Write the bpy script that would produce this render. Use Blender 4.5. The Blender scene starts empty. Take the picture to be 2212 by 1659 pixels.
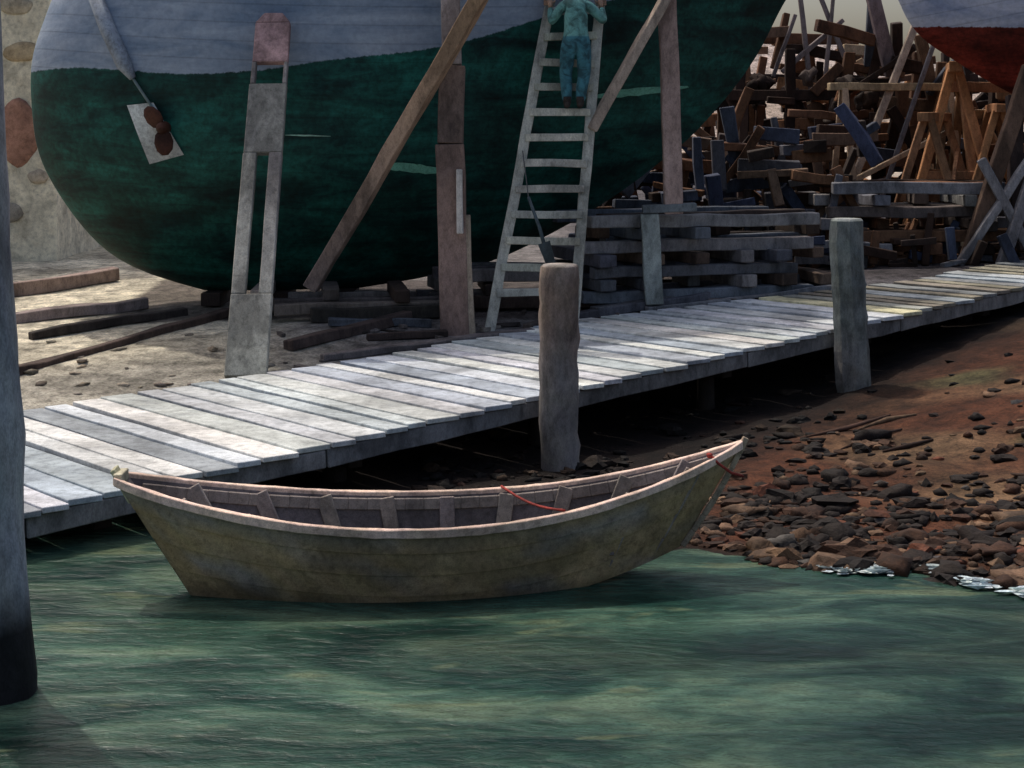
import bpy, math, random
import numpy as np
from mathutils import Vector, noise
random.seed(7)
R = random.random
def U(a,b): return a+(b-a)*R()
def lerp(a,b,t): return a+(b-a)*t
def sst(t):
    t=max(0.0,min(1.0,t)); return t*t*(3-2*t)
scene=bpy.context.scene

# ------------------------------------------------------------------ materials
def nt_new(name):
    m=bpy.data.materials.new(name); m.use_nodes=True
    nt=m.node_tree; nt.nodes.clear()
    out=nt.nodes.new('ShaderNodeOutputMaterial'); b=nt.nodes.new('ShaderNodeBsdfPrincipled')
    nt.links.new(b.outputs[0],out.inputs[0]); return m,nt,b
def N(nt,t,**k):
    n=nt.nodes.new(t)
    for a,v in k.items(): setattr(n,a,v)
    return n
def noise_n(nt,vec,scale,detail=5,rough=.6,dist=0.0):
    n=N(nt,'ShaderNodeTexNoise'); n.inputs['Scale'].default_value=scale
    n.inputs['Detail'].default_value=detail; n.inputs['Roughness'].default_value=rough
    n.inputs['Distortion'].default_value=dist
    nt.links.new(vec,n.inputs['Vector']); return n.outputs['Fac']
def ramp(nt,fac,stops,interp='LINEAR'):
    r=N(nt,'ShaderNodeValToRGB'); r.color_ramp.interpolation=interp
    el=r.color_ramp.elements
    while len(el)<len(stops): el.new(.5)
    for e,(p,c) in zip(el,stops):
        e.position=p; e.color=(c[0],c[1],c[2],1) if hasattr(c,'__len__') else (c,c,c,1)
    nt.links.new(fac,r.inputs[0]); return r.outputs[0]
def mix(nt,a,b,fac,mode='MIX'):
    m=N(nt,'ShaderNodeMix',data_type='RGBA',blend_type=mode)
    if hasattr(fac,'is_linked'): nt.links.new(fac,m.inputs['Factor'])
    else: m.inputs['Factor'].default_value=fac
    for s,v in ((m.inputs[6],a),(m.inputs[7],b)):
        if hasattr(v,'is_linked'): nt.links.new(v,s)
        else: s.default_value=(v[0],v[1],v[2],1)
    return m.outputs[2]
def coords(nt,scale=(1,1,1)):
    tc=N(nt,'ShaderNodeTexCoord'); mp=N(nt,'ShaderNodeMapping')
    mp.inputs['Scale'].default_value=scale
    nt.links.new(tc.outputs['Object'],mp.inputs[0]); return mp.outputs[0]
def attr(nt,name):
    a=N(nt,'ShaderNodeAttribute'); a.attribute_name=name; return a
def bump(nt,b,h,strength,dist=.02):
    bm=N(nt,'ShaderNodeBump'); bm.inputs['Strength'].default_value=strength
    bm.inputs['Distance'].default_value=dist
    nt.links.new(h,bm.inputs['Height']); nt.links.new(bm.outputs[0],b.inputs['Normal'])
def stained(name,rough=.85,big=1.5,amt=.45,fine=14,bstr=.5,bdist=.02,scale=(1,1,1),tint=(.55,.62,.75)):
    """surface whose colour comes from the mesh, weathered with stains and grain"""
    m,nt,b=nt_new(name); v=coords(nt,scale); c=attr(nt,'col').outputs['Color']
    n1=noise_n(nt,v,big,5,.65,.6); n2=noise_n(nt,v,fine,4,.7); n3=noise_n(nt,v,big*2.7,2,.5,.3)
    n4=noise_n(nt,v,90,1,.6)
    c=mix(nt,c,ramp(nt,n1,[(.40,1-amt),(.50,.95),(.62,1.18)]),1,'MULTIPLY')
    c=mix(nt,c,ramp(nt,n2,[(.34,.62),(.5,1.0),(.68,1.2)]),.8,'MULTIPLY')
    c=mix(nt,c,tint,ramp(nt,n3,[(.56,0),(.60,.22),(.8,.3)]),'MULTIPLY')
    c=mix(nt,c,ramp(nt,n4,[(.36,.7),(.6,1.12)]),.55,'MULTIPLY')
    nt.links.new(c,b.inputs['Base Color']); b.inputs['Roughness'].default_value=rough
    b.inputs['Specular IOR Level'].default_value=.25
    bump(nt,b,n2,bstr,bdist); return m
WOOD=stained('weathered_timber',scale=(1,1,.45),tint=(.62,.64,.70))
PLANK=stained('deck_board',big=.9,amt=.33,fine=9,bstr=.35,tint=(.75,.78,.84))
ROCK=stained('rock',big=3,amt=.5,fine=22,bstr=.8,rough=.8,tint=(.8,.6,.5))
PAINT=stained('old_paint',rough=.65,big=1.1,amt=.42,fine=18,bstr=.25,bdist=.01,tint=(.75,.77,.88))
STONE=stained('rubble_stone',big=1.2,amt=.3,fine=10,bstr=.6,tint=(.75,.68,.6))
CLOTH=stained('cloth',big=5,amt=.4,fine=40,bstr=.4,tint=(.6,.8,.9))
SKIN=stained('skin_tone',rough=.6,big=8,amt=.12,fine=60,bstr=.1)

def ground_mat():
    m,nt,b=nt_new('ground_earth'); v=coords(nt); c=attr(nt,'col').outputs['Color']
    n1=noise_n(nt,v,.8,7,.65,.8); n2=noise_n(nt,v,5,7,.7); n3=noise_n(nt,v,28,4,.7)
    c=mix(nt,c,ramp(nt,n1,[(.36,.5),(.48,.95),(.6,1.35)]),1,'MULTIPLY')
    c=mix(nt,c,ramp(nt,n2,[(.36,.4),(.5,1.0),(.66,1.5)]),.85,'MULTIPLY')
    c=mix(nt,c,ramp(nt,n3,[(.36,.6),(.6,1.25)]),.8,'MULTIPLY')
    nt.links.new(c,b.inputs['Base Color']); b.inputs['Roughness'].default_value=.9
    b.inputs['Specular IOR Level'].default_value=.2
    h=mix(nt,n2,n3,.45); bump(nt,b,h,.9,.08); return m
GROUND=ground_mat()

def lerp3(a,b,t): return tuple(lerp(x,y,t) for x,y in zip(a,b))
def hull_mat(name,low1,low2,top1,top2):
    m,nt,b=nt_new(name); v=coords(nt,(.35,.6,1.6)); v2=coords(nt)
    n1=noise_n(nt,v,1.6,7,.65,.7); n2=noise_n(nt,v2,12,5,.7); n3=noise_n(nt,v2,.9,5,.6,.6)
    g=ramp(nt,n1,[(.36,low1),(.5,lerp3(low1,low2,.45)),(.64,low2)])
    g=mix(nt,g,ramp(nt,n2,[(.35,.5),(.6,1.25)]),.8,'MULTIPLY')
    g=mix(nt,g,ramp(nt,n3,[(.38,.5),(.6,1.45)]),.85,'MULTIPLY')
    t=ramp(nt,n1,[(.36,top1),(.62,top2)])
    t=mix(nt,t,ramp(nt,n2,[(.35,.8),(.6,1.08)]),.7,'MULTIPLY')
    wl=attr(nt,'wl').outputs['Fac']
    ad=N(nt,'ShaderNodeMath',operation='MULTIPLY_ADD'); nt.links.new(n2,ad.inputs[0]); ad.inputs[1].default_value=.08
    nt.links.new(wl,ad.inputs[2])
    f=ramp(nt,ad.outputs[0],[(.535,0),(.55,1)])
    c=mix(nt,g,t,f)
    pl=attr(nt,'plank').outputs['Fac']
    w=N(nt,'ShaderNodeMath',operation='FRACT'); nt.links.new(pl,w.inputs[0])
    seam=ramp(nt,w.outputs[0],[(0,.5),(.07,1),(.93,1),(1,.65)])
    c=mix(nt,c,seam,.55,'MULTIPLY')
    c=mix(nt,c,(.22,.36,.28),ramp(nt,attr(nt,'rim').outputs['Fac'],[(.35,0),(.6,.8)]))
    nt.links.new(c,b.inputs['Base Color']); b.inputs['Roughness'].default_value=.62
    b.inputs['Specular IOR Level'].default_value=.25
    bump(nt,b,mix(nt,n2,seam,.5),.35,.02); return m
GREENHULL=hull_mat('green_hull_paint',(.001,.017,.017),(.009,.088,.070),(.16,.215,.30),(.32,.37,.45))
REDHULL=hull_mat('red_hull_paint',(.055,.006,.004),(.23,.032,.020),(.30,.35,.50),(.60,.62,.72))

def water_mat():
    m,nt,b=nt_new('harbour_water'); v=coords(nt,(.42,1.15,1)); v2=coords(nt,(.7,1.5,1))
    n1=noise_n(nt,v,1.25,4,.58,.7); n2=noise_n(nt,v,.3,3,.5,.5); n3=noise_n(nt,v2,6,5,.65,.4); n4=noise_n(nt,v,1.7,3,.55,.5); n5=noise_n(nt,v2,45,2,.6)
    c=ramp(nt,n1,[(.36,(.005,.023,.019)),(.43,(.012,.038,.029)),(.47,(.020,.052,.038)),(.52,(.030,.067,.049)),(.56,(.047,.090,.063)),(.64,(.076,.120,.080))])
    c=mix(nt,c,ramp(nt,n2,[(.40,.55),(.58,1.3)]),.95,'MULTIPLY')
    c=mix(nt,c,(.13,.155,.085),ramp(nt,n4,[(.63,0),(.68,.5)]))
    c=mix(nt,c,ramp(nt,n3,[(.35,.6),(.6,1.2)]),.75,'MULTIPLY')
    c=mix(nt,c,ramp(nt,n5,[(.36,.7),(.6,1.15)]),.7,'MULTIPLY')
    nt.links.new(c,b.inputs['Base Color']); b.inputs['Roughness'].default_value=.26
    b.inputs['IOR'].default_value=1.33; b.inputs['Specular IOR Level'].default_value=.27
    bump(nt,b,mix(nt,n1,n3,.3),.6,.14); return m
WATER=water_mat()

# ------------------------------------------------------------------ mesh building
class MB:
    def __init__(s): s.v=[];s.f=[];s.c=[];s.sm=[];s.a={}
    def add(s,vs,fs,col,smooth=False):
        o=len(s.v); s.v+= [tuple(p) for p in vs]
        s.c+= list(col) if isinstance(col,list) else [col]*len(vs)
        s.f+= [tuple(i+o for i in f) for f in fs]; s.sm+=[smooth]*len(fs)
    def obj(s,name,mat,parent=None,bevel=0,extra=None,loc=None):
        me=bpy.data.meshes.new(name); me.from_pydata(s.v,[],s.f); me.update()
        a=me.attributes.new('col','FLOAT_COLOR','POINT')
        a.data.foreach_set('color',np.array([(c[0],c[1],c[2],1) for c in s.c],dtype=np.float32).ravel())
        if extra:
            for k,vals in extra.items():
                e=me.attributes.new(k,'FLOAT','POINT'); e.data.foreach_set('value',np.array(vals,dtype=np.float32))
        me.polygons.foreach_set('use_smooth',s.sm); me.materials.append(mat)
        o=bpy.data.objects.new(name,me); scene.collection.objects.link(o)
        if parent: o.parent=parent
        if bevel:
            b=o.modifiers.new('b','BEVEL'); b.width=bevel; b.segments=1; b.limit_method='ANGLE'; b.angle_limit=math.radians(50)
        return o
def empty(name):
    o=bpy.data.objects.new(name,None); scene.collection.objects.link(o); return o
def jc(c,a=.12):
    k=U(1-a,1+a); return (c[0]*k*U(.96,1.04),c[1]*k,c[2]*k*U(.94,1.06))
def frame(d,up=None):
    d=Vector(d).normalized()
    up=Vector(up) if up else (Vector((0,0,1)) if abs(d.z)<.9 else Vector((0,1,0)))
    s=d.cross(up).normalized(); u=s.cross(d).normalized(); return d,s,u
def beam(mb,p0,p1,w,h,col,seg=None,jit=.008,up=None,w1=None,h1=None,cols=None):
    p0=Vector(p0);p1=Vector(p1); d,s,u=frame(p1-p0,up); L=(p1-p0).length
    seg=seg or max(1,int(L/.45)); w1=w1 or w; h1=h1 or h; vs=[];fs=[];cl=[]
    for i in range(seg+1):
        t=i/seg; c=p0.lerp(p1,t)+s*U(-jit,jit)+u*U(-jit,jit); a=lerp(w,w1,t)/2; b=lerp(h,h1,t)/2
        for sx,sy in((-1,-1),(1,-1),(1,1),(-1,1)):
            vs.append(c+s*(sx*a+U(-jit,jit)*.6)+u*(sy*b+U(-jit,jit)*.6))
            cc=col if not cols else lerp3(cols[0],cols[1],t); k=U(.85,1.12); cl.append((cc[0]*k,cc[1]*k,cc[2]*k))
        if i:
            o=4*i
            for k in range(4): fs.append((o-4+k,o-4+(k+1)%4,o+(k+1)%4,o+k))
    fs.append((3,2,1,0)); o=4*seg; fs.append((o,o+1,o+2,o+3)); mb.add(vs,fs,cl)
def tube(mb,pts,rad,col,n=10,jit=0.0,smooth=True,cap=True,cols=None):
    pts=[Vector(p) for p in pts]
    if not hasattr(rad,'__len__'): rad=[rad]*len(pts)
    vs=[];fs=[];cl=[]
    prev=None
    for i,p in enumerate(pts):
        d=(pts[min(i+1,len(pts)-1)]-pts[max(i-1,0)]).normalized()
        if prev is None: _,s,u=frame(d)
        else: s=(prev-d*prev.dot(d)).normalized(); u=s.cross(d).normalized()
        prev=s
        for k in range(n):
            a=2*math.pi*k/n; r=rad[i]*(1+U(-jit,jit)); vs.append(p+s*math.cos(a)*r+u*math.sin(a)*r)
            cc=cols[i] if cols else col; cl.append(jc(cc,.05) if jit else cc)
        if i:
            for k in range(n):
                o=n*(i-1); fs.append((o+k,o+(k+1)%n,o+n+(k+1)%n,o+n+k))
    if cap:
        fs.append(tuple(range(n-1,-1,-1))); o=n*(len(pts)-1); fs.append(tuple(range(o,o+n)))
    mb.add(vs,fs,cl,smooth)
_ico={}
def ico(sub):
    if sub not in _ico:
        import bmesh
        bm=bmesh.new(); bmesh.ops.create_icosphere(bm,subdivisions=sub,radius=1)
        _ico[sub]=([v.co.copy() for v in bm.verts],[tuple(v.index for v in f.verts) for f in bm.faces]); bm.free()
    return _ico[sub]
def blob(mb,c,r,col,sub=2,rough=.2,rot=None,smooth=True):
    vs,fs=ico(sub); sd=Vector((U(0,50),U(0,50),U(0,50))); rot=U(0,6.28) if rot is None else rot
    ca,sa=math.cos(rot),math.sin(rot); out=[]
    for v in vs:
        k=1+rough*noise.noise(v*1.3+sd)*1.6
        x,y,z=v.x*r[0]*k,v.y*r[1]*k,v.z*r[2]*k
        out.append((c[0]+x*ca-y*sa,c[1]+x*sa+y*ca,c[2]+z))
    mb.add(out,fs,col,smooth)

# ------------------------------------------------------------------ site plan
# metres; water level z=0. The dock ramp runs from A in direction D, rising inland.
AX,AY=-3.86,15.0; DX,DY=.762,.648; NX,NY=-.648,.762
def tp(x,y): return (x-AX)*DX+(y-AY)*DY,(x-AX)*NX+(y-AY)*NY
def xy(t,p): return AX+DX*t+NX*p, AY+DY*t+NY*p
def zdeck(t): return .45+.0648*max(t,-.6)
def Wd(t): return float(np.interp(t,[1.2,6,9.4,15,22],[4.4,3.65,3.6,1.8,1.7]))
def yw(x): return float(np.interp(x,[-30,-8,-4,-1.5,1.65,2.6,3.4,4.25,8,20,60],[22,18,16.6,15.6,14.8,14.3,14.15,13.6,11.5,5,-10]))
def height(x,y,rough=True):
    t,p=tp(x,y); W=Wd(t); zd=zdeck(t); q=p-W
    yard=zd-.08+.13*max(0,min(q,1.8))+.03*max(0,q-1.8)
    yard=min(yard,min(2.6,1.22+.035*max(0,x)+.014*max(0,y-27)))
    wy=yw(x)+.25*noise.noise(Vector((x*1.3,3,0)))+.1*noise.noise(Vector((x*4,7,0)))
    d=y-wy; m=lerp(.35,1,sst((x-1)/3))
    if d<0: b=max(-1.5,.12*d)
    else: b=(.03*d+.05*min(d,1))*m+.15*max(0,min(x,12)-4)*sst(d/8)
    if p>-4: b=min(b,lerp(3,zd-.35,sst((p+4)/3)))
    a=sst((q+1.0)/.9); z=lerp(b,yard,a)
    if rough:
        if q>0: z+=.03*min(1,q)*noise.noise(Vector((x*.9,y*.9,0)))
        elif d>0: z+=.05*m*min(1,d)*noise.noise(Vector((x*1.7,y*1.7,0)))+.02*m*noise.noise(Vector((x*5,y*5,0)))
    return z
def gcol(x,y):
    t,p=tp(x,y); W=Wd(t); q=p-W; d=y-yw(x)
    nz=noise.noise(Vector((x*.35,y*.6,5)))
    if q>-.1:
        tan=(.54,.485,.37); grey=(.17,.155,.15); far=(.42,.35,.28)
        k=sst((x+4.6)/2.2+nz*.5); c=lerp3(tan,grey,k); c=lerp3(c,(.17,.17,.18),sst((x-3)/3))
        c=lerp3(c,(.26,.24,.20),(1-sst((q-1.0)/1.2))*(1-sst((x+3)/1.5))*.9)
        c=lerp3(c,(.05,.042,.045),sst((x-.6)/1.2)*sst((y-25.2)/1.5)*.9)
        c=lerp3(c,far,sst((y-44)/8)*sst((x-6)/4+ (y-60)/20))
        if -6.0<x<4 and 24.0<y<28: c=lerp3(c,(.07,.055,.05),.85)  # shade of the hull painted into the ground colour
        return c
    rust=(.064,.023,.011); tan=(.165,.10,.055); moss=(.07,.075,.035); dark=(.008,.005,.004)
    k=sst(.08+nz*1.7+(x-3.6)*.15-(d-3)*.06)
    c=lerp3(rust,tan,k)
    c=lerp3(c,moss,sst(noise.noise(Vector((x*.6,y*1.1,15)))*3-.6)*sst((x-4)/2)*.7)
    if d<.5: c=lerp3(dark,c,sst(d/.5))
    c=lerp3(c,dark,sst((p+lerp(2.7,1.6,sst((x-1)/5)))/1.6)*.97)  # dock shade painted into the beach colour, under and just before it
    return c
def axis(a,b,step,far,lo,hi):
    xs=list(np.arange(a,b,step)); s=step; x=b
    while x<hi: xs.append(x); s*=far; x+=s
    xs.append(hi); s=step; x=a-step; l=[]
    while x>lo: l.append(x); s*=far; x-=s
    l.append(lo); return l[::-1]+xs
gx=axis(-10,14,.17,1.25,-900,900); gy=axis(11,32,.17,1.22,-60,1500)
mb=MB(); vs=[];cs=[]
for y in gy:
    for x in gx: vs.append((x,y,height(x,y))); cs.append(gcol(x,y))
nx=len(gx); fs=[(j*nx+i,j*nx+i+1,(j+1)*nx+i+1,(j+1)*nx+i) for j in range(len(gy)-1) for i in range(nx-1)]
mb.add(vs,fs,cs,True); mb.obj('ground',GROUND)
mb=MB(); mb.add([(-900,-300,0),(900,-300,0),(900,60,0),(-900,60,0)],[(0,1,2,3)],(.1,.2,.15)); mb.obj('water',WATER)
mb=MB(); vs=[];cs=[];hx=np.arange(-160,161,4.0)
for j in range(9):
    for x in hx:
        k=j/8; top=8.5+3*noise.noise(Vector((x*.03,1,0)))+1.0*noise.noise(Vector((x*.15,4,0)))
        z=1.5+(top-1.5)*sst(k)+.5*noise.noise(Vector((x*.3,k*4,0))); vs.append((x,95+k*22,z))
        cs.append(jc(lerp3((.42,.33,.25),(.36,.30,.28),k),.12))
n=len(hx); fs=[(j*n+i,j*n+i+1,(j+1)*n+i+1,(j+1)*n+i) for j in range(8) for i in range(n-1)]
mb.add(vs,fs,cs,True); mb.obj('hill',GROUND)

# ------------------------------------------------------------------ dock
dock=empty('dock')
mb=MB(); t=-7.0
while t<24:
    w=U(.22,.46); W=Wd(t+w/2)+U(-.05,.06); z=zdeck(t+w/2)+U(-.006,.006)
    k=sst((t-12.0)/1.0); base=lerp3((.58,.60,.60),(.255,.232,.18),k)  # boards turn darker tan inland: shade painted into their colour
    r=R()
    if r<.12: base=lerp3(base,(.20,.22,.24),.75)
    elif r<.34: base=lerp3(base,(.38,.43,.46),.85)
    elif r<.48 and k<.5: base=(.72,.71,.65)
    elif r<.62 and 8<t<12.2: base=(.64,.60,.40)
    a=U(-.05,.05); e=U(-.03,.03)
    x0,y0=xy(t+w/2,-.04+e); x1,y1=xy(t+w/2+a,W)
    beam(mb,(x0,y0,z-.03),(x1,y1,z-.03),w-U(.003,.012),.055,jc(base,.08),seg=7,jit=.004)
    t+=w
mb.obj('deck_boards',PLANK,dock,.006)
mb=MB()
t=-7.0
while t<24:
    L=3.2; 
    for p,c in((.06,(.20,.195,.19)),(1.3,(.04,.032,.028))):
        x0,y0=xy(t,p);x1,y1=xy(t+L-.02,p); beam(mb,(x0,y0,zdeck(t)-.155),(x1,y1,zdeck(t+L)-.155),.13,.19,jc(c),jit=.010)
    t+=L
for t in np.arange(-5.5,23,2.9):
    z=zdeck(t)
    for p in(.75,2.1):
        x,y=xy(t,p); g=height(x,y)-.3
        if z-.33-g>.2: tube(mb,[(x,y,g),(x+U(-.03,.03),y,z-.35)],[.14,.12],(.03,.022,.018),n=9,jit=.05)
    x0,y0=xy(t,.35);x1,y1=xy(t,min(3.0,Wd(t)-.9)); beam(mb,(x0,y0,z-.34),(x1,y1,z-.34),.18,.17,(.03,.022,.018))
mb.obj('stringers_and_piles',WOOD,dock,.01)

# ------------------------------------------------------------------ pilings
def piling(name,base,top,r0,r1,cols,n=12,square=False):
    mb=MB(); m=22; pts=[];rad=[];cl=[]
    for i in range(m):
        k=i/(m-1); p=Vector(base).lerp(Vector(top),k); pts.append((p.x+U(-.010,.010),p.y,p.z)); rad.append(lerp(r0,r1,k)*U(.97,1.03))
        cl.append(cols(p.z))
    pts.append(tuple(Vector(pts[-1])+Vector((0,0,.03)))); rad.append(rad[-1]*.86); cl.append(lerp3(cl[-1],(.4,.4,.38),.5))
    if square:
        tube(mb,pts,rad,None,n=8,jit=.035,smooth=False,cols=cl)
    else: tube(mb,pts,rad,None,n=n,jit=.04,cols=cl)
    return mb.obj(name,WOOD)
def c1(z):
    c=lerp3((.018,.018,.020),(.27,.28,.30),sst((z-.42)/.16)); return lerp3(c,(.29,.27,.27),sst((z-2)/1.5))
piling('mooring_piling',(-3.42,11.05,-1.2),(-3.78,11.15,5.6),.27,.235,c1,14)
piling('mooring_piling',(.53,18.22,-.5),(.52,18.22,2.28),.215,.22,lambda z:lerp3((.22,.20,.185),(.27,.205,.165),sst((z-1)/.8)))
piling('mooring_piling',(4.56,21.72,-.4),(4.42,21.72,2.60),.235,.22,lambda z:lerp3((.19,.18,.165),(.19,.215,.205),sst((z-.6)/.8)),square=True)

# ------------------------------------------------------------------ hulls
def fplan(s):
    return math.sqrt(max(0,1-(1-min(s/.42,1))**2)) if s<.42 else 1-((s-.42)/.58)**2.2
class Hull:
    def __init__(h,lv,yf,nz=44,plan=fplan):
        lv=sorted(lv); zs=[l[0] for l in lv]; h.z=np.linspace(zs[0],zs[-1],nz)
        def ip(k):
            a=np.interp(h.z,zs,[l[k] for l in lv])
            for _ in range(3): b=a.copy(); b[1:-1]=(a[:-2]+2*a[1:-1]+a[2:])/4; a=b
            return a
        h.x0,h.x1,h.B=ip(1),ip(2),ip(3); h.yf=yf; h.plan=plan
    def side(h,x,z):
        x0=np.interp(z,h.z,h.x0);x1=np.interp(z,h.z,h.x1);B=np.interp(z,h.z,h.B)
        s=(x-x0)/(x1-x0); return h.yf(x)-B*h.plan(max(0,min(1,s)))
    def build(h,name,mat,wlf,parent,ns=64,rimw=.0):
        mb=MB(); vs=[];wl=[];rim=[];pk=[]
        for side in(-1,1):
            for j,z in enumerate(h.z):
                for i in range(ns+1):
                    s=(1-math.cos(math.pi*i/ns))/2; x=lerp(h.x0[j],h.x1[j],s)
                    vs.append((x,h.yf(x)+side*h.B[j]*h.plan(s),z)); wl.append(.5+(z-wlf(x)))
                    rim.append((1 if (s<rimw) else 0)); pk.append((z-1)/.27-.30*((x+2)/3)**2)
        o=len(h.z)*(ns+1); fs=[]
        for sd in(0,1):
            for j in range(len(h.z)-1):
                for i in range(ns):
                    a=sd*o+j*(ns+1)+i; q=(a,a+1,a+ns+2,a+ns+1); fs.append(q if sd==0 else q[::-1])
        for i in range(ns):
            fs.append((i+1,i,o+i,o+i+1)); a=(len(h.z)-3)*(ns+1)+i; fs.append((a,a+1,o+a+1,o+a))
        mb.add(vs,fs,(.3,.3,.3),True)
        return mb.obj(name,mat,parent,extra={'wl':wl,'rim':rim,'plank':pk})
boat=empty('fishing_boat')
HY=lambda x:26.0+.14*(x+1.5)
H=Hull([(6.7,-6.7,5.0,2.15),(5.86,-7.02,4.43,2.1),(5.13,-7.28,4.07,2.08),(4.835,-7.35,3.88,2.05),(4.39,-7.36,3.55,2.0),(3.66,-7.30,2.89,1.85),
 (3.29,-7.2,2.4,1.72),(2.93,-7.02,1.95,1.55),(2.41,-6.69,1.15,1.25),(1.97,-6.32,.3,.9),(1.68,-5.92,-.3,.6),(1.46,-5.4,-1.1,.35),(1.31,-4.8,-2.4,.16)],HY)
WL=lambda x:4.66+.11*max(0,x+3.6)**1.4+.05*math.sin(x*1.7)
H.build('hull',GREENHULL,WL,boat,rimw=.0030)
mb=MB()
for sd in(-1,1):
    pts=[]
    for i in range(41):
        s=(1-math.cos(math.pi*i/40))/2; x=lerp(H.x0[-1],H.x1[-1],s); pts.append((x,HY(x)+sd*(H.B[-1]*fplan(s)+.03),6.68))
    tube(mb,pts,.07,(.30,.20,.12),n=8)
beam(mb,(-4.5,HY(-4.5),7.2),(-1.5,HY(-1.5),7.2),1.9,1.2,(.5,.5,.48)); beam(mb,(-4.7,HY(-4.5),7.85),(-1.3,HY(-1.5),7.85),2.1,.1,(.3,.33,.36))
mb.obj('rail_and_cabin',PAINT,boat,.01)
def patch(mb,q,off,col,n=8,lens=False):
    vs=[];fs=[]
    for j in range(n+1):
        for i in range(n+1):
            a,b=i/n,j/n
            if lens: b=.5+(b-.5)*math.sin(math.pi*max(.03,min(.97,a)))**.6*U(.7,1.2)
            x=(q[0][0]*(1-a)+q[1][0]*a)*(1-b)+(q[3][0]*(1-a)+q[2][0]*a)*b
            z=(q[0][1]*(1-a)+q[1][1]*a)*(1-b)+(q[3][1]*(1-a)+q[2][1]*a)*b
            vs.append((x,H.side(x,z)-off,z))
    for j in range(n):
        for i in range(n): a=j*(n+1)+i; fs.append((a+n+1,a+n+2,a+1,a))
    mb.add(vs,fs,col,True)
mb=MB()
patch(mb,[(-5.60,4.16),(-5.20,4.20),(-4.78,3.44),(-5.30,3.30)],.03,(.62,.66,.66))  # pale plate added in place of an open aperture with bright background behind
mb.obj('aperture_patch',PAINT,boat)
mb=MB()
g=(.16,.42,.31)  # pale green reflection streaks, put on the hull as coloured patches
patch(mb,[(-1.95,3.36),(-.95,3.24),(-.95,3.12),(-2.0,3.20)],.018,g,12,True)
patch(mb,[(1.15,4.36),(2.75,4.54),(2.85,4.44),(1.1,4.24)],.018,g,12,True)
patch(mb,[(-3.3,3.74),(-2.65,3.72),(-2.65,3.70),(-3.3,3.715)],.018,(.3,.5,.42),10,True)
mb.obj('painted_reflections',PAINT,boat)
mb=MB(); px,pz=-5.05,3.83; py=H.side(px,pz)
br=(.07,.025,.015)
tube(mb,[(px,py+.1,pz),(px,py-.14,pz),(px,py-.26,pz),(px,py-.30,pz)],[.1,.1,.075,.03],br,n=14)
for ang,L in((2.25,.36),(-1.45,.38)):
    c=Vector((px+math.cos(ang)*L*.55,py-.18,pz+math.sin(ang)*L*.55)); vs,fs=ico(2); out=[]
    u=Vector((math.cos(ang),0,math.sin(ang))); w=Vector((-math.sin(ang),0,math.cos(ang)))
    for v in vs: out.append(c+u*v.x*L*.52+w*v.y*.13+Vector((0,1,0))*(v.z*.02+v.y*.05))
    mb.add(out,fs,jc(br),True)
mb.obj('propeller',PAINT,boat)
mb=MB()
pts=[(x,H.side(x,z)-.05,z) for x,z in((-6.15,5.85),(-5.9,5.3),(-5.62,4.75),(-5.5,4.55))]
tube(mb,pts,[.11,.12,.12,.05],(.27,.31,.37),n=10)
pts=[(x,H.side(x,z)-.04,z) for x,z in((-5.5,4.55),(-5.3,4.25),(-5.1,3.95))]
tube(mb,pts,.02,(.25,.33,.33),n=8)
mb.obj('exhaust_and_stay',PAINT,boat)

rb=empty('sailboat')
HY2=lambda x:29.6+.10*(x-7)
def plan2(s): return (1-(1-min(s/.5,1))**2.0)**.8 if s<.5 else 1-((s-.5)/.5)**3*.7
H2=Hull([(7.0,6.6,17.5,1.7),(6.3,6.9,17.4,1.7),(5.75,7.15,17.2,1.6),(5.4,7.45,16.8,1.45),(5.1,7.95,16.3,1.25),(4.7,8.6,15.8,1.0),(4.4,9.2,15.2,.75),(3.9,10.1,14.6,.4),(3.2,10.9,14.2,.2),(2.6,11.3,14.0,.14)],HY2,plan=plan2)
H2.build('hull',REDHULL,lambda x:5.66-.03*(x-7),rb)
mb=MB()
for sd in(-1,1):
    pts=[]
    for i in range(31):
        s=i/30; x=lerp(H2.x0[-1],H2.x1[-1],s); pts.append((x,HY2(x)+sd*(H2.B[-1]*plan2(s)+.02),7.0))
    tube(mb,pts,.05,(.4,.3,.2),n=8)
beam(mb,(11,HY2(11),7.3),(14.5,HY2(14.5),7.3),1.5,.6,(.6,.6,.6))
tube(mb,[(10.8,HY2(10.8),6.8),(10.8,HY2(10.8),16)],[.09,.06],(.4,.32,.22))
mb.obj('rail_cabin_mast',PAINT,rb,.01)

# ------------------------------------------------------------------ shoring around boat
DRK=(.045,.03,.024); BLU=(.11,.125,.15)
mb=MB()
p0=Vector((-3.37,20.75,height(-3.37,20.75)+.02)); xt,zt=-3.42,5.46
p1=Vector((xt,H.side(xt,5.2)-.10,zt)); d,s,u=frame(p1-p0,(0,-1,0)); s=-s if s.x<0 else s; L=(p1-p0).length
def piece(a0,a1,b0,b1,ca,cb,w1=None):
    c=(b0+b1)/2; beam(mb,p0+d*L*a0+s*c,p0+d*L*a1+s*c,abs(b1-b0),.11,ca,up=(0,-1,0),cols=(ca,cb),jit=.004,w1=w1)
G1=(.34,.34,.29);G2=(.32,.31,.275);G3=(.31,.28,.265);P3=(.44,.28,.27)
piece(0,.205,-.27,.27,G1,G2); piece(.205,.585,-.27,-.08,G2,G2); piece(.205,.585,.09,.265,G2,G3)
piece(.585,.785,-.265,.26,G2,G2); piece(.785,.85,-.255,-.19,G3,G3); piece(.785,.85,.20,.255,G3,G3)
piece(.85,.97,-.25,.25,P3,P3); piece(.97,1.0,-.25,.25,P3,P3,w1=.26)
mb.obj('slotted_shore_board',WOOD,None,.012)
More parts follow.
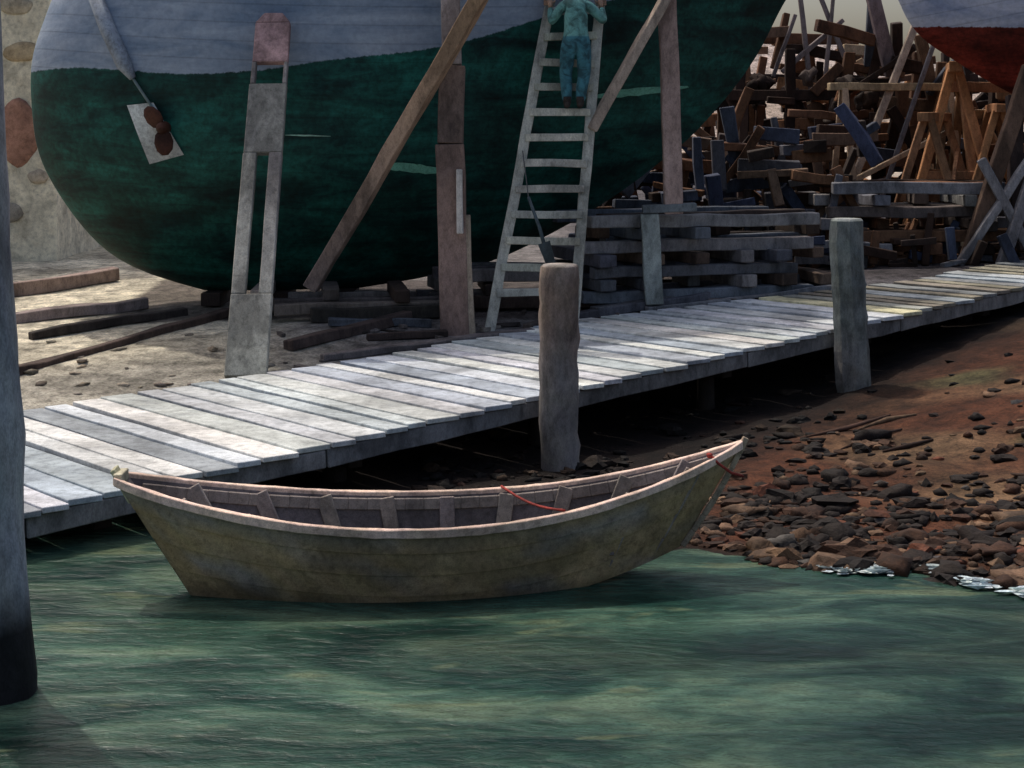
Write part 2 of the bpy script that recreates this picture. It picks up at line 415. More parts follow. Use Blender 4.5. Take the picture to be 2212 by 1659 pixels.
def timber(name,segs,bev=.012):
    mb=MB()
    for sg in segs: beam(mb,*sg[:2],sg[2],sg[3],sg[4],**(sg[5] if len(sg)>5 else {}))
    return mb.obj(name,WOOD,None,bev)
g=height(-.82,23.15)
timber('support_post',[((-.80,23.15,g-.1),(-.88,23.2,3.6),.40,.30,(.26,.175,.145)),((-.88,23.2,3.6),(-.84,23.35,4.7),.36,.28,(.20,.14,.115)),((-.84,23.35,4.7),(-.92,23.8,6.4),.27,.24,(.34,.29,.27)),
  ((-.58,23.12,g-.1),(-.66,23.15,2.6),.13,.2,(.36,.29,.22)),((-.72,22.93,2.35),(-.74,22.98,3.25),.09,.10,(.50,.46,.42))])
timber('diagonal_shore',[((-2.86,23.3,1.55),(-.12,22.85,6.2),.25,.2,(.30,.22,.17),dict(w1=.34,cols=((.17,.135,.125),(.52,.33,.19)),seg=12,jit=.012))])
timber('support_post',[((2.42,24.5,2.55),(2.30,24.5,6.3),.27,.24,(.38,.27,.235))])
timber('diagonal_shore',[((1.16,23.86,3.80),(2.38,24.22,5.95),.16,.14,(.43,.34,.27))])
timber('support_post',[((2.12,24.5,1.2),(2.05,24.5,2.55),.27,.24,(.30,.33,.31)),((1.95,24.52,2.62),(2.75,24.5,2.66),.3,.12,(.16,.18,.19))])
def stack(name,L,Wk,layers,zb,cols,w=.24,gap=.85,rot=0.0,cx=0,cy=0,mess=1.0):
    mb=MB(); z=zb
    c,s=math.cos(rot),math.sin(rot); h=w*.8
    for k in range(layers):
        along=k%2==0; span=Wk if along else L; n=max(2,int(span/gap)+1)
        for i in range(n):
            if R()<.06 and k>layers-3: continue
            q=-span/2+span*i/(n-1)+U(-.12,.12)*mess; q2=q+U(-.14,.14)*mess
            half=(L if along else Wk)/2; e=half+U(-.35,.35)*mess; f=half+U(-.35,.35)*mess
            a=(-e,q) if along else (q,-e); b=(f,q2) if along else (q2,f); col=random.choice(cols)
            hh=h*U(.86,1.0)
            beam(mb,(cx+a[0]*c-a[1]*s,cy+a[0]*s+a[1]*c,z+hh/2),(cx+b[0]*c-b[1]*s,cy+b[0]*s+b[1]*c,z+hh/2+U(-.02,.02)),w*U(.8,1.15),hh,jc(col,.3),jit=.014)
        z+=h-.002
    return mb.obj(name,WOOD,None,.014)
stack('timber_cribbing',3.7,1.5,7,1.2,[BLU,(.10,.10,.11),(.18,.17,.17),DRK,(.08,.08,.095),(.12,.08,.06)],cx=2.9,cy=25.9,rot=.33,gap=.7,mess=1.2)
stack('timber_cribbing',3.0,1.6,2,1.12,[DRK,(.12,.10,.09),(.2,.17,.15)],cx=-2.3,cy=24.6,rot=.12,gap=.8)
stack('timber_cribbing',2.4,1.2,3,1.15,[DRK,(.09,.08,.08),(.14,.13,.13)],cx=.1,cy=25.2,rot=.12,gap=.6)
mb=MB()
for x in(-4.6,-3.6,-2.6): beam(mb,(x,HY(x)-.5,1.21),(x,HY(x)+.5,1.21),.3,.2,jc(DRK))
mb.obj('keel_blocks',WOOD,None,.01)
def onground(name,pts,w,h,col,lift=0):
    (x0,y0),(x1,y1)=pts
    return timber(name,[((x0,y0,height(x0,y0)+h/2+lift),(x1,y1,height(x1,y1)+h/2+lift),w,h,col,dict(jit=.018))])
onground('slipway_rail',((-6.5,20.3),(-4.2,24.4)),.16,.12,(.08,.055,.045))
onground('loose_timber',((-6.75,23.0),(-4.9,24.6)),.14,.12,(.05,.04,.035))
onground('loose_timber',((-7.4,24.4),(-5.6,25.2)),.22,.16,(.28,.22,.20))
onground('loose_timber',((-8.8,26.4),(-6.8,28.2)),.25,.22,(.36,.26,.22))
onground('loose_timber',((-3.0,22.0),(-1.5,23.6)),.2,.14,(.07,.05,.045))
onground('loose_timber',((-2.6,23.2),(-1.15,23.4)),.16,.12,(.10,.11,.13))
onground('loose_timber',((-2.0,22.6),(-.9,22.9)),.13,.1,(.05,.035,.03))
onground('loose_timber',((-2.9,23.6),(-1.0,23.9)),.22,.2,(.04,.035,.03))
onground('loose_timber',((-2.5,21.6),(.3,23.1)),.16,.10,(.16,.14,.14))
onground('loose_timber',((1.2,24.2),(4.6,26.4)),.2,.14,(.13,.13,.14))
onground('loose_timber',((.9,24.0),(3.0,25.1)),.16,.12,(.12,.12,.14))
onground('loose_timber',((.2,23.3),(.9,24.3)),.14,.10,(.10,.08,.07))
onground('loose_timber',((2.0,24.4),(5.6,26.0)),.12,.08,(.2,.2,.21))
mb=MB()
for i in range(110):
    t=U(.5,13); p=Wd(t)+abs(random.gauss(.2,1.6)); x,y=xy(t,p); left=x<-3.5
    c=random.choice([(.30,.25,.18),(.36,.31,.24),(.24,.20,.16)]) if left else random.choice([(.05,.04,.035),(.14,.12,.11),(.22,.19,.17)]); r=U(.03,.09)
    if R()<.6 or left: blob(mb,(x,y,height(x,y)+r*.1),(r*1.5,r,r*.4),jc(c,.25),1,.5)
    else:
        a=U(0,3.1); L=U(.15,.5); z=height(x,y)+.03; beam(mb,(x,y,z),(x+L*math.cos(a),y+L*math.sin(a),z+.01),U(.05,.1),.05,jc(c,.3))
mb.obj('offcuts_and_stones',ROCK)

# ------------------------------------------------------------------ ladder
lad=empty('ladder'); zb=height(-.2,23.35)
def LY(z): return 23.35+(z-zb)*.19
def LX0(z): return lerp(-.32,.60,(z-zb)/(5.9-zb))
def LX1(z): return lerp(.86,1.32,(z-zb)/(5.9-zb))
ztop=6.55; RUNG0=4.06; LC=(.48,.47,.41)
mb=MB()
for fx in(LX0,LX1): beam(mb,(fx(zb),LY(zb),zb-.02),(fx(ztop),LY(ztop),ztop),.15,.075,LC,up=(0,-1,0),jit=.008)
mb.obj('rails',WOOD,lad,.01)
mb=MB(); k=-8
while RUNG0+.37*k<ztop-.15:
    z=RUNG0+.37*k
    if z>zb+.2:
        beam(mb,(LX0(z)-.0,LY(z)-.05,z),(LX1(z),LY(z)-.05,z+U(-.03,.03)),.06,.11,jc((.46,.45,.39),.15),jit=.008)
    k+=1
mb.obj('rungs',WOOD,lad,.008)
mb=MB()
tube(mb,[(.23,22.95,2.86),(.38,22.75,2.45),(.45,22.65,2.2)],[.022,.024,.028],(.05,.07,.08),n=8)
beam(mb,(.44,22.66,2.24),(.56,22.5,1.88),.17,.05,(.04,.055,.06),up=(0,-1,0),w1=.12)
tube(mb,[(LX0(3.5)+.0,LY(3.5)-.12,3.5),(.23,22.95,2.86)],.008,(.1,.1,.1),n=6)
mb.obj('hanging_scraper',WOOD,lad)

# ------------------------------------------------------------------ worker on the ladder (back to us)
man=empty('person')
cx=.93
def J(x,z,off): return (cx+x,LY(z)+off,z)
joints={'pel':(J(0,5.10,-.31),.19,.14),'waist':(J(0,5.27,-.32),.17,.125),'chest':(J(0,5.50,-.31),.205,.14),'neck0':(J(0,5.66,-.28),.14,.10),'neck':(J(0,5.74,-.26),.06,.06),
 'hL':(J(-.11,5.00,-.30),.135,.14),'kL':(J(-.15,4.62,-.20),.10,.10),'cL':(J(-.14,4.42,-.20),.092,.092),'aL':(J(-.13,4.20,-.17),.078,.075),
 'hR':(J(.11,5.00,-.30),.135,.14),'kR':(J(.12,4.60,-.22),.10,.10),'cR':(J(.08,4.40,-.22),.092,.092),'aR':(J(.06,4.20,-.17),.078,.075),
 'sL':(J(-.21,5.60,-.29),.085,.085),'eL':(J(-.36,5.36,-.20),.065,.065),'wL':(J(-.36,5.60,-.10),.048,.048),
 'sR':(J(.21,5.60,-.29),.085,.085),'eR':(J(.42,5.38,-.20),.065,.065),'wR':(J(.385,5.60,-.10),.048,.048)}
ed=[('pel','waist'),('waist','chest'),('chest','neck0'),('neck0','neck'),('pel','hL'),('hL','kL'),('kL','cL'),('cL','aL'),('pel','hR'),('hR','kR'),('kR','cR'),('cR','aR'),
 ('neck0','sL'),('sL','eL'),('eL','wL'),('neck0','sR'),('sR','eR'),('eR','wR')]
names=list(joints); me=bpy.data.meshes.new('clothed_body')
me.from_pydata([joints[n][0] for n in names],[(names.index(a),names.index(b)) for a,b in ed],[]); me.update()
body=bpy.data.objects.new('clothed_body',me); scene.collection.objects.link(body); body.parent=man
sk=body.modifiers.new('skin','SKIN'); sk.use_smooth_shade=True
for i,n_ in enumerate(names):
    sv=me.skin_vertices[0].data[i]; sv.radius=joints[n_][1:]; sv.use_root=(n_=='pel')
ss=body.modifiers.new('sub','SUBSURF'); ss.levels=2; ss.render_levels=2
cm,nt,b=nt_new('work_clothes'); v=coords(nt); sp=N(nt,'ShaderNodeSeparateXYZ'); nt.links.new(v,sp.inputs[0])
mr=N(nt,'ShaderNodeMapRange'); mr.inputs[1].default_value=5.15; mr.inputs[2].default_value=5.17; nt.links.new(sp.outputs[2],mr.inputs[0])
n1=noise_n(nt,v,7,5,.6,.8); c=mix(nt,(.035,.13,.16),(.10,.24,.22),mr.outputs[0]); c=mix(nt,c,ramp(nt,n1,[(.38,.5),(.6,1.5)]),1,'MULTIPLY')
nt.links.new(c,b.inputs['Base Color']); b.inputs['Roughness'].default_value=.9; bump(nt,b,n1,.6,.04)
me.materials.append(cm)
mb=MB()
for sx in(-.13,.06):
    x=cx+sx; y=LY(RUNG0)-.05; z=RUNG0+.055
    tube(mb,[(x,y-.20,z+.035),(x,y-.17,z+.055),(x,y-.10,z+.06),(x,y,z+.05),(x,y+.07,z+.04),(x,y+.11,z+.03)],[.02,.045,.05,.045,.042,.02],(.05,.04,.035),n=12)
    tube(mb,[(x,y-.13,z+.06),(x,y-.13,z+.17)],[.055,.06],(.05,.04,.035),n=12)
mb.obj('boots',CLOTH,man)
mb=MB(); SK=(.42,.26,.18); hc=Vector(J(0,5.89,-.24))
vs,fs=ico(3); out=[]
for v in vs:
    x,y,z=v.x*.078,v.y*.098,v.z*.12
    if z<0: x*=1+z*1.6; y*=1+z*1.0
    out.append(hc+Vector((x,y,z)))
mb.add(out,fs,SK,True)
tube(mb,[J(0,5.70,-.26),J(0,5.82,-.25)],[.058,.055],SK,n=12)
tube(mb,[hc+Vector((0,.09,.015)),hc+Vector((0,.118,-.02)),hc+Vector((0,.10,-.035))],[.010,.016,.012],SK,n=8)
for sx in(-1,1):
    blob(mb,hc+Vector((sx*.08,0,-.005)),(.012,.022,.033),SK,1,.05,0)
    blob(mb,hc+Vector((sx*.03,.086,.012)),(.013,.01,.009),(.7,.7,.68),1,0,0); blob(mb,hc+Vector((sx*.03,.094,.012)),(.006,.005,.006),(.04,.03,.02),1,0,0)
tube(mb,[hc+Vector((-.025,.083,-.058)),hc+Vector((0,.09,-.06)),hc+Vector((.025,.083,-.058))],.006,(.35,.13,.11),n=6)
for sgn,fx in((-1,LX0),(1,LX1)):
    zz=5.68; rx=fx(zz); ry=LY(zz); w=Vector(joints['wL' if sgn<0 else 'wR'][0])
    pc=Vector((rx-sgn*.0,ry-.075,zz)); tube(mb,[w,w.lerp(pc,.5),pc+Vector((0,0,.015)),pc+Vector((0,-.0,.05))],[.03,.036,.042,.03],SK,n=10)
    for i,(fl,dz) in enumerate(((.85,.045),(1,.02),(.95,-.005),(.75,-.028))):
        b0=pc+Vector((sgn*.03,.0,dz)); tube(mb,[b0,b0+Vector((sgn*.055,.02,0)),b0+Vector((sgn*.055,.07*fl+.02,0)),b0+Vector((sgn*.03,.10*fl+.02,-.003))],[.011,.0105,.0095,.007],SK,n=8)
    b0=pc+Vector((-sgn*.03,.0,-.01)); tube(mb,[b0,b0+Vector((-sgn*.045,.015,.03)),b0+Vector((-sgn*.045,.06,.045))],[.013,.012,.008],SK,n=8)
mb.obj('head_and_hands',SKIN,man)
mb=MB(); out=[]
for v in ico(3)[0]:
    k=1.0
    if v.y>.35 and v.z<.45: k=.9
    if v.z<-.45: k=.88
    out.append(hc+Vector((v.x*.086*k,v.y*.104*k-.008,v.z*.126*k+.008)))
mb.add(out,ico(3)[1],(.06,.04,.025),True); mb.obj('hair',CLOTH,man)

# ------------------------------------------------------------------ boatyard clutter at right
def trestle(mb,x,y,L,h,spread,rot,col,w=.16,braces=True):
    g=height(x,y); c,s=math.cos(rot),math.sin(rot)
    def P(a,b,z): return (x+a*c-b*s,y+a*s+b*c,g+z)
    beam(mb,P(-L/2-.2,0,h),P(L/2+.2,0,h),w*1.2,w,jc(col))
    for a in(-L/2+.1,L/2-.1):
        for sd in(-1,1):
            beam(mb,P(a,sd*spread,-.02),P(a,sd*.06,h-.05),w*.8,w*.7,jc(col,.25))
        if braces: beam(mb,P(a,-spread*.62,h*.4),P(a,spread*.62,h*.4),w*.5,w*.8,jc(col,.25))
    if braces:
        beam(mb,P(-L/2,-spread*.6,h*.4),P(L/2,-spread*.3,h*.75),w*.45,w*.7,jc(col,.25))
        beam(mb,P(-L/2,-spread*.75,h*.25),P(L/2,-spread*.75,h*.25),w*.5,w*.7,jc(col,.25))
BR=(.16,.078,.042); OR=(.44,.21,.095); BK=(.034,.018,.012); CR=(.50,.36,.23); NB=(.04,.05,.085)
mb=MB(); trestle(mb,8.5,31.6,1.7,3.4,.95,1.35,OR,.2); trestle(mb,7.5,32,2.4,3.1,.8,.2,CR,.15); mb.obj('trestle',WOOD,None,.01)
mb=MB(); trestle(mb,9.6,31.8,2.0,3.0,.9,.1,(.36,.19,.10),.2); trestle(mb,9.2,31.2,1.5,2.6,.8,1.4,OR,.16); trestle(mb,8.0,31.0,1.6,2.5,.8,1.1,(.38,.2,.1),.17); mb.obj('trestle',WOOD,None,.01)
mb=MB(); trestle(mb,6.0,35,2.6,4.2,.9,.3,BR,.22); trestle(mb,5.6,33.2,2.0,3.0,.8,-.2,BK,.22); mb.obj('trestle',WOOD,None,.01)
def heap(name,n,xr,yr,topf,cols,lr=(.45,1.5),wr=(.11,.26)):
    mb=MB()
    for i in range(n):
        x=U(*xr); y=U(*yr); g=height(x,y); z=U(g,topf(x)); L=U(*lr); r=R()
        if r<.55: d=Vector((U(.7,1),U(-.3,.3),U(-.16,.16)))
        elif r<.78: d=Vector((U(-.25,.25),U(-.2,.2),1))
        else: d=Vector((U(-1,1),U(-.2,.2),U(.5,1)))
        d.normalize(); p=Vector((x,y,z)); a=p-d*L/2; b=p+d*L/2; a.z=max(a.z,g); b.z=max(b.z,g)
        beam(mb,a,b,U(*wr),U(*wr),jc(random.choice(cols),.35),jit=.03)
    return mb
COL=[BK,BK,BK,BR,BR,BR,OR,(.08,.09,.12),DRK,CR,(.22,.13,.08)]
mb=heap('h',340,(4.3,11.4),(32,38),lambda x:lerp(6.0,5.0,max(0,(x-6)/5)) if x>5.0 else 4.8,COL)
for x in np.arange(4.6,11,.5):
    y=U(32.5,37); g=height(x,y); beam(mb,(x,y,g-.05),(x+U(-.15,.15),y,g+U(2.4,4.0)),.2,.18,jc(random.choice([BK,BR,DRK]),.3),jit=.02)
for k in range(9):
    y=33+k*.5; z=2.1+k*.36; x=U(4.4,6); beam(mb,(x,y,z),(x+U(2,4.5),y+U(-.3,.3),z+U(-.25,.25)),.2,.2,jc(random.choice([BK,BR,DRK]),.3),jit=.03)
for i in range(34):
    x=U(4.6,7.4); y=U(31.8,34); z=U(3.0,5.0); blob(mb,(x,y,z),(U(.08,.24),U(.1,.2),U(.1,.2)),jc(random.choice([BK,BR,BK,DRK]),.3),2,.7)
mb.obj('cradle_heap',WOOD,None,.012)
mb=heap('h',230,(1.3,6.4),(28.6,31.5),lambda x:float(np.interp(x,[1.3,2.6,3.2,6.4],[2.6,3.3,3.6,3.8])),[BK,NB,(.06,.07,.10),BR,BR,DRK,(.11,.11,.13),(.19,.12,.08)],lr=(.4,1.3))
mb.obj('scrap_timber_heap',WOOD,None,.012)
mb=heap('h',70,(4.8,9.6),(27.6,29),lambda x:1.9,[BK,NB,(.2,.2,.22),BR,DRK],lr=(.3,1.0),wr=(.07,.16)); mb.obj('scrap_timber_heap',WOOD,None,.01)
stack('timber_stack',3.3,1.6,7,1.45,[(.17,.17,.19),(.10,.08,.07),BR,BR,BK,(.24,.23,.23)],cx=7.2,cy=29.3,rot=.02,gap=.75,w=.26,mess=1.4)
stack('timber_stack',2.2,1.4,5,1.4,[(.14,.13,.14),(.10,.07,.06),BK,BR],cx=4.6,cy=29.8,rot=-.1,gap=.7,w=.24,mess=1.5)
timber('cradle_leg',[((7.75,28.0,1.5),(8.95,28.3,4.9),.26,.2,(.13,.08,.055)),((8.95,27.9,1.5),(8.0,28.0,3.3),.16,.16,(.24,.23,.24))])
timber('cradle_leg',[((8.3,27.8,1.5),(8.85,27.9,3.0),.18,.18,(.2,.19,.2)),((7.6,27.9,1.5),(8.9,28.0,3.4),.14,.14,(.28,.27,.28)),((8.7,28.2,1.5),(8.75,28.6,4.4),.24,.2,(.06,.04,.035))])
timber('leaning_timber',[((6.1,31.5,1.7),(8.35,32.4,6.8),.14,.12,(.40,.31,.24)),((7.55,32.6,4.9),(6.9,32.2,7.2),.26,.2,(.20,.15,.15)),((6.9,31.8,1.7),(8.6,32,6.6),.09,.09,(.16,.15,.16)),((6.2,34,4.6),(6.0,34.2,6.6),.1,.1,(.2,.16,.15)),((5.6,34,5.0),(6.9,34.2,6.1),.1,.1,(.2,.16,.15)),((6.9,34,5.3),(6.3,34.2,6.9),.09,.09,(.2,.16,.15)),
 ((5.4,34,4.9),(5.9,34.1,6.2),.08,.08,(.2,.16,.15)),((6.5,34,4.9),(6.7,34.1,6.8),.08,.08,(.2,.16,.15))])

# ------------------------------------------------------------------ stone building at left
house=empty('stone_house')
mb=MB(); CW=(.76,.69,.53)
X1,Y0,Y1=-8.75,31.5,38
gz=1.0
mb.add([(-18,Y0,gz),(X1,Y0,gz),(X1,Y1,gz),(-18,Y1,gz),(-18,Y0,7.6),(X1,Y0,7.6),(X1,Y1,7.6),(-18,Y1,7.6)],[(0,1,5,4),(1,2,6,5),(2,3,7,6),(3,0,4,7)],CW)
mb.obj('walls',STONE,house)
mb=MB()
for x,z,rx,rz,c in((-9.4,5.3,.36,.20,(.48,.37,.23)),(-9.5,3.75,.42,.62,(.44,.23,.16)),(-9.55,6.2,.36,.18,(.5,.43,.32)),(-9.1,2.9,.2,.14,(.5,.42,.32)),(-9.7,2.2,.3,.2,(.40,.36,.3)),(-8.95,4.5,.12,.2,(.5,.42,.32))):
    blob(mb,(x,Y0,z),(rx,.06,rz),c,3,.15,0)
for i in range(70):
    x=U(-17.8,-10.0);z=U(1.4,7.3); blob(mb,(x,Y0,z),(U(.15,.38),.05,U(.1,.25)),jc((.38,.31,.23),.25),2,.15,0)
mb.obj('wall_stones',STONE,house)
mb=MB(); mb.add([(-18.4,Y0-.5,7.5),(X1+.4,Y0-.5,7.5),(X1+.4,Y1+.5,7.5),(-18.4,Y1+.5,7.5),(-18.4,34.75,10),(X1+.4,34.75,10)],[(0,1,5,4),(2,3,4,5),(1,2,5),(3,0,4),(3,2,1,0)],(.12,.11,.11)); mb.obj('roof',STONE,house)
mb=MB(); beam(mb,(-13,Y0-.03,4.2),(-11.8,Y0-.03,4.2),.1,1.5,(.03,.035,.04),jit=0)
for x in(-13.05,-12.4,-11.75): beam(mb,(x,Y0-.1,3.4),(x,Y0-.1,5.0),.08,.08,(.5,.5,.48),jit=0)
mb.obj('window',PAINT,house)

# ------------------------------------------------------------------ dory
dory=empty('dory')
def yc(x): return 13.78+.15*(x+.6)
def st(s):
    xt=lerp(-3.22,1.99,s); xb=lerp(-2.62,1.45,s)
    bt=.10*(1-s)+.64*math.sin(math.pi*min(1,s))**.78; bb=.07*(1-s)**2+.46*math.sin(math.pi*s)**.9
    zt=.60+(.37*(1-2*s)**2 if s<.5 else .50*(2*s-1)**2.2); zb_=-.13+(.12*(1-2*s)**2 if s<.5 else .36*(2*s-1)**2.0)
    return xt,xb,bt,bb,zt,zb_
def dp(s,k,sd,ins=0.0):
    """point on hull side, k 0 chine..1 gunwale"""
    xt,xb,bt,bb,zt,zb_=st(s); kk=k**.9; x=lerp(xb,xt,k); b=lerp(bb,bt,kk)+.045*math.sin(math.pi*k)*math.sin(math.pi*s)
    lap=.010*(1-((k*4)%1)) if k<1 else 0
    return Vector((x,yc(x)+sd*max(.005,b+lap*(ins==0)-ins),lerp(zb_,zt,k)+(ins*.6 if k<.05 else 0)))
NS=44; ks=[0,.12,.2499,.25,.37,.4999,.5,.62,.7499,.75,.88,1]
OUT=(.40,.285,.155)
mb=MB()
for sd in(-1,1):
    vs=[];cl=[];n=len(ks)
    for i in range(NS+1):
        for k in ks:
            p=dp(i/NS,k,sd); vs.append(p)
            c=lerp3(OUT,(.28,.24,.20),.75 if k>.75 and i/NS<.45 else (.3 if k>.85 else 0))
            w=noise.noise(Vector((p.x*1.6,p.z*5,3)))
            if w>.15: c=lerp3(c,(.31,.275,.25),min(.8,(w-.15)*3))
            if p.z<.05: c=lerp3(c,(.12,.10,.06),.6)
            cl.append(jc(c,.06))
    fs=[(i*n+j,i*n+j+1,(i+1)*n+j+1,(i+1)*n+j) for i in range(NS) for j in range(n-1)]
    mb.add(vs,fs if sd>0 else [f[::-1] for f in fs],cl,False)
vs=[];fs=[]
for i in range(NS+1): vs+= [dp(i/NS,0,-1),dp(i/NS,0,1)]
for i in range(NS): fs.append((2*i,2*i+2,2*i+3,2*i+1))
mb.add(vs,fs,OUT)
tr=[dp(0,k,-1) for k in(0,.5,1)]+[dp(0,k,1) for k in(1,.5,0)]; mb.add(tr,[tuple(range(6))],(.40,.38,.28))
mb.obj('planking',PAINT,dory)
mb=MB()
kk=[0,.25,.5,.75,.98]
for sd in(-1,1):
    vs=[dp(lerp(.012,.985,i/NS),k,sd,.028) for i in range(NS+1) for k in kk]; n=len(kk)
    fs=[(i*n+j,i*n+j+1,(i+1)*n+j+1,(i+1)*n+j) for i in range(NS) for j in range(n-1)]
    mb.add(vs,fs if sd<0 else [f[::-1] for f in fs],(.15,.125,.125),True)
vs=[];fs=[]
for i in range(NS+1): vs+= [dp(lerp(.012,.985,i/NS),.08,-1,.028),dp(lerp(.012,.985,i/NS),.08,1,.028)]
for i in range(NS): fs.append((2*i+1,2*i+3,2*i+2,2*i))
mb.add(vs,fs,(.14,.12,.11))
tr=[dp(.012,k,-1,.02) for k in(0,.98)]+[dp(.012,k,1,.02) for k in(.98,0)]; mb.add(tr,[tuple(range(4))],(.23,.19,.175))
mb.obj('lining',PAINT,dory)
mb=MB(); FR=(.30,.25,.22)
for i in range(0,9):
    s=.10+i*.102
    for sd in(-1,1): 
        pts=[dp(s,k,sd,.055) for k in(.04,.3,.6,.97)]
        for a,b in zip(pts[:-1],pts[1:]): beam(mb,a,b,.13,.045,jc(FR,.06),seg=1,jit=.002,up=(0,1,0))
    beam(mb,dp(s,.1,-1,.06),dp(s,.1,1,.06),.07,.06,FR,seg=1,jit=.002)
for s,k in((.2,.36),(.42,.28),(.62,.28),(.8,.36)):
    beam(mb,dp(s,k,-1,.03),dp(s,k,1,.03),.2,.03,(.22,.18,.16),seg=2,jit=.002)
for sd in(-1,1):   # inwale
    pts=[dp(lerp(.02,.98,i/30),.89,sd,.045) for i in range(31)]
    for a,b in zip(pts[:-1],pts[1:]): beam(mb,a,b,.03,.10,FR,seg=1,jit=.001)
mb.obj('frames_and_thwarts',PAINT,dory,.006)
mb=MB(); GW=(.74,.54,.43)
for sd in(-1,1):
    pts=[dp(lerp(0,1,i/NS),1,sd)+Vector((0,sd*.008,.0)) for i in range(NS+1)]
    vs=[];fs=[]
    for i,p in enumerate(pts):
        for oy,oz in((-.035,-.05),(.034,-.05),(.034,.02),(-.035,.02)): vs.append(p+Vector((0,sd*oy,oz+U(-.004,.004))))
        if i:
            o=4*i
            for k in range(4): q=(o-4+k,o-4+(k+1)%4,o+(k+1)%4,o+k); fs.append(q if sd<0 else q[::-1])
    fs.append((3,2,1,0)); o=4*NS; fs.append((o,o+1,o+2,o+3)); mb.add(vs,fs,[jc(GW,.12) for _ in vs])
a=dp(1,0,-1);a.y=yc(a.x);b=dp(1,1,-1);b.y=yc(b.x)
pts=[a.lerp(b,k)+Vector((.035*math.sin(math.pi*k)+.01,0,0)) for k in np.linspace(0,1.05,8)]
for p,q in zip(pts[:-1],pts[1:]): beam(mb,p,q,.06,.05,(.36,.28,.20),seg=1,jit=.001,up=(1,0,0))
a=dp(0,.97,-1)+Vector((0.01,-.03,.03)); b=dp(0,.97,1)+Vector((.01,.03,.03)); beam(mb,a,b,.07,.09,(.50,.46,.33),seg=1,jit=.002)
a=dp(0,.8,-1); a.y=yc(a.x); b=Vector(dp(0,1,-1)); b.y=yc(b.x); b+=Vector((-.03,0,.07)); beam(mb,a,b,.15,.04,(.48,.46,.30),seg=2,up=(1,0,0),jit=.002)
mb.obj('gunwales',PAINT,dory,.006)
mb=MB()
RD=(.32,.045,.035)
p=dp(.60,1,1); q=dp(.70,1,-1); pts=[]
for i in range(9):
    k=i/8; pts.append(p.lerp(q,k)+Vector((0,0,.035-.05*math.sin(math.pi*k))))
tube(mb,pts,.011,RD,n=6)
p=dp(.945,1,-1)+Vector((0,0,.03)); c=Vector((1.99,yc(1.99)-.05,.82))
tube(mb,[p+Vector((-.02,.1,.0)),p,p+Vector((.05,-.03,-.05)),p.lerp(c,.6)+Vector((0,-.03,-.03)),c],.012,RD,n=6)
blob(mb,p+Vector((-.02,.02,.01)),(.03,.03,.025),RD,2,.2)
mb.obj('painter_rope',CLOTH,dory)

# ------------------------------------------------------------------ beach stones
mb=MB(); cnt=0
def indory(x,y): return -3<x<1.9 and abs(y-yc(x))<.75
while cnt<3400:
    x=U(-1.0,9.5); near=R()<.5; d=(abs(random.gauss(0,1))*(1.3 if near else 3.6)-.15); y=yw(x)+d
    if d>10 or indory(x,y): continue
    t,p=tp(x,y)
    if p>2.2 or (x<2.2 and R()<.6): continue
    if not near and noise.noise(Vector((x*.7,y*.9,9)))<-.05 and R()<.7: continue
    r=U(.02,.075)*(1.9 if R()<.13 else 1); h=height(x,y)
    q=R(); col=(.013,.008,.006) if q<.55 else (.050,.023,.012) if q<.80 else (.16,.095,.055) if q<.94 else (.075,.065,.06) if q<.96 else (.12,.04,.02)
    if p>-1.6: col=tuple(c*.22 for c in col)  # stones at and under the dock darkened to paint in its shade
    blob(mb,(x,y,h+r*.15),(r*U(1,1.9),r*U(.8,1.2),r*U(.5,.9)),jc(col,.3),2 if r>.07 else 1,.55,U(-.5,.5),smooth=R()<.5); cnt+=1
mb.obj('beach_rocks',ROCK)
mb=MB()
for i in range(22):
    x=U(3.2,8.5); y=yw(x)+U(2.5,8); a=U(.25,.7); L=U(.5,1.5)
    if tp(x,y)[1]>-1.2: continue
    x1=x+L*math.cos(a); y1=y+L*math.sin(a)
    tube(mb,[(x,y,height(x,y)+.01),((x+x1)/2,(y+y1)/2,height((x+x1)/2,(y+y1)/2)+.03),(x1,y1,height(x1,y1)+.01)],[.012,.03,.012],jc(random.choice([BK,(.06,.03,.02),(.16,.10,.06)]),.2),n=7,jit=.15)
mb.obj('driftwood',WOOD)
mb=MB()
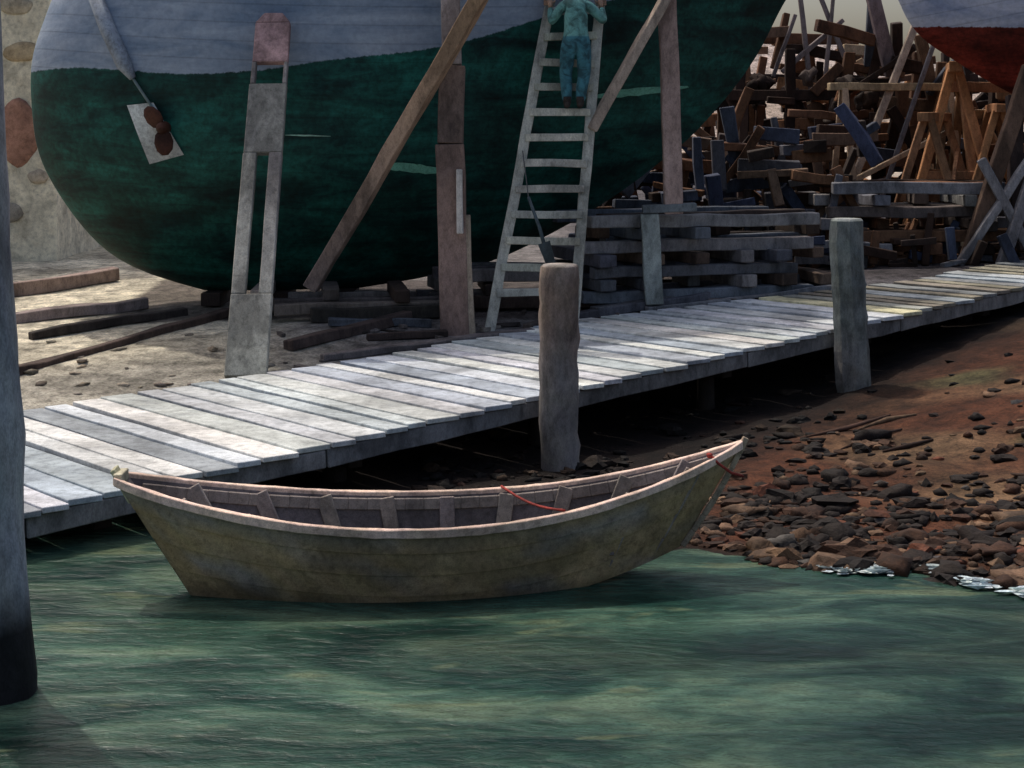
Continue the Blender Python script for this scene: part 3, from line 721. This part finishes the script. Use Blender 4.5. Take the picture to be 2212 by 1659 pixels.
for i in range(420):
    x=U(2.7,6.5); lo,hi=yw(x)-1.6,yw(x)+1.0
    for _ in range(14):
        m_=(lo+hi)/2
        if height(x,m_)>.0: hi=m_
        else: lo=m_
    if noise.noise(Vector((x*1.6,2,2)))<-.12: continue
    y=lo-abs(random.gauss(0,.13))-.02
    vs=[(x,y,.012)]; n=13; rx=U(.03,.13); ry=U(.015,.05); sd=U(0,99)
    for k in range(n):
        a=2*math.pi*k/n; f=1+.8*noise.noise(Vector((math.cos(a)*1.5,math.sin(a)*1.5,sd))); vs.append((x+rx*f*math.cos(a),y+ry*f*math.sin(a),.012+.0001*i))
    mb.add(vs,[(0,1+k,1+(k+1)%n) for k in range(n)],jc((.55,.62,.62),.15))
mb.obj('foam',PAINT)

# ------------------------------------------------------------------ light and camera
sv=Vector((-.42,.55,1.30)).normalized(); elev=math.asin(sv.z); az=math.atan2(sv.x,sv.y)
w=bpy.data.worlds.new('World'); scene.world=w; w.use_nodes=True; nt=w.node_tree; nt.nodes.clear()
sky=nt.nodes.new('ShaderNodeTexSky'); sky.sky_type='NISHITA'; sky.sun_disc=False; sky.sun_elevation=elev; sky.sun_rotation=az
sky.air_density=1.0; sky.dust_density=6.0; sky.ozone_density=.8
bg=nt.nodes.new('ShaderNodeBackground'); bg.inputs[1].default_value=.15; o=nt.nodes.new('ShaderNodeOutputWorld')
nt.links.new(sky.outputs[0],bg.inputs[0]); nt.links.new(bg.outputs[0],o.inputs[0])
l=bpy.data.lights.new('sun','SUN'); l.energy=2.1; l.angle=math.radians(.6); l.color=(1,.94,.84)
lo=bpy.data.objects.new('sun',l); scene.collection.objects.link(lo); lo.rotation_euler=sv.to_track_quat('Z','Y').to_euler()
cam=bpy.data.cameras.new('camera'); co=bpy.data.objects.new('camera',cam); scene.collection.objects.link(co)
co.location=(0,0,3.8); co.rotation_euler=(math.radians(90),0,0); cam.sensor_width=36; cam.lens=57.66; cam.shift_y=-.248; cam.clip_end=3000
scene.camera=co
scene.view_settings.view_transform='Standard'; scene.view_settings.look='None'; scene.view_settings.exposure=0
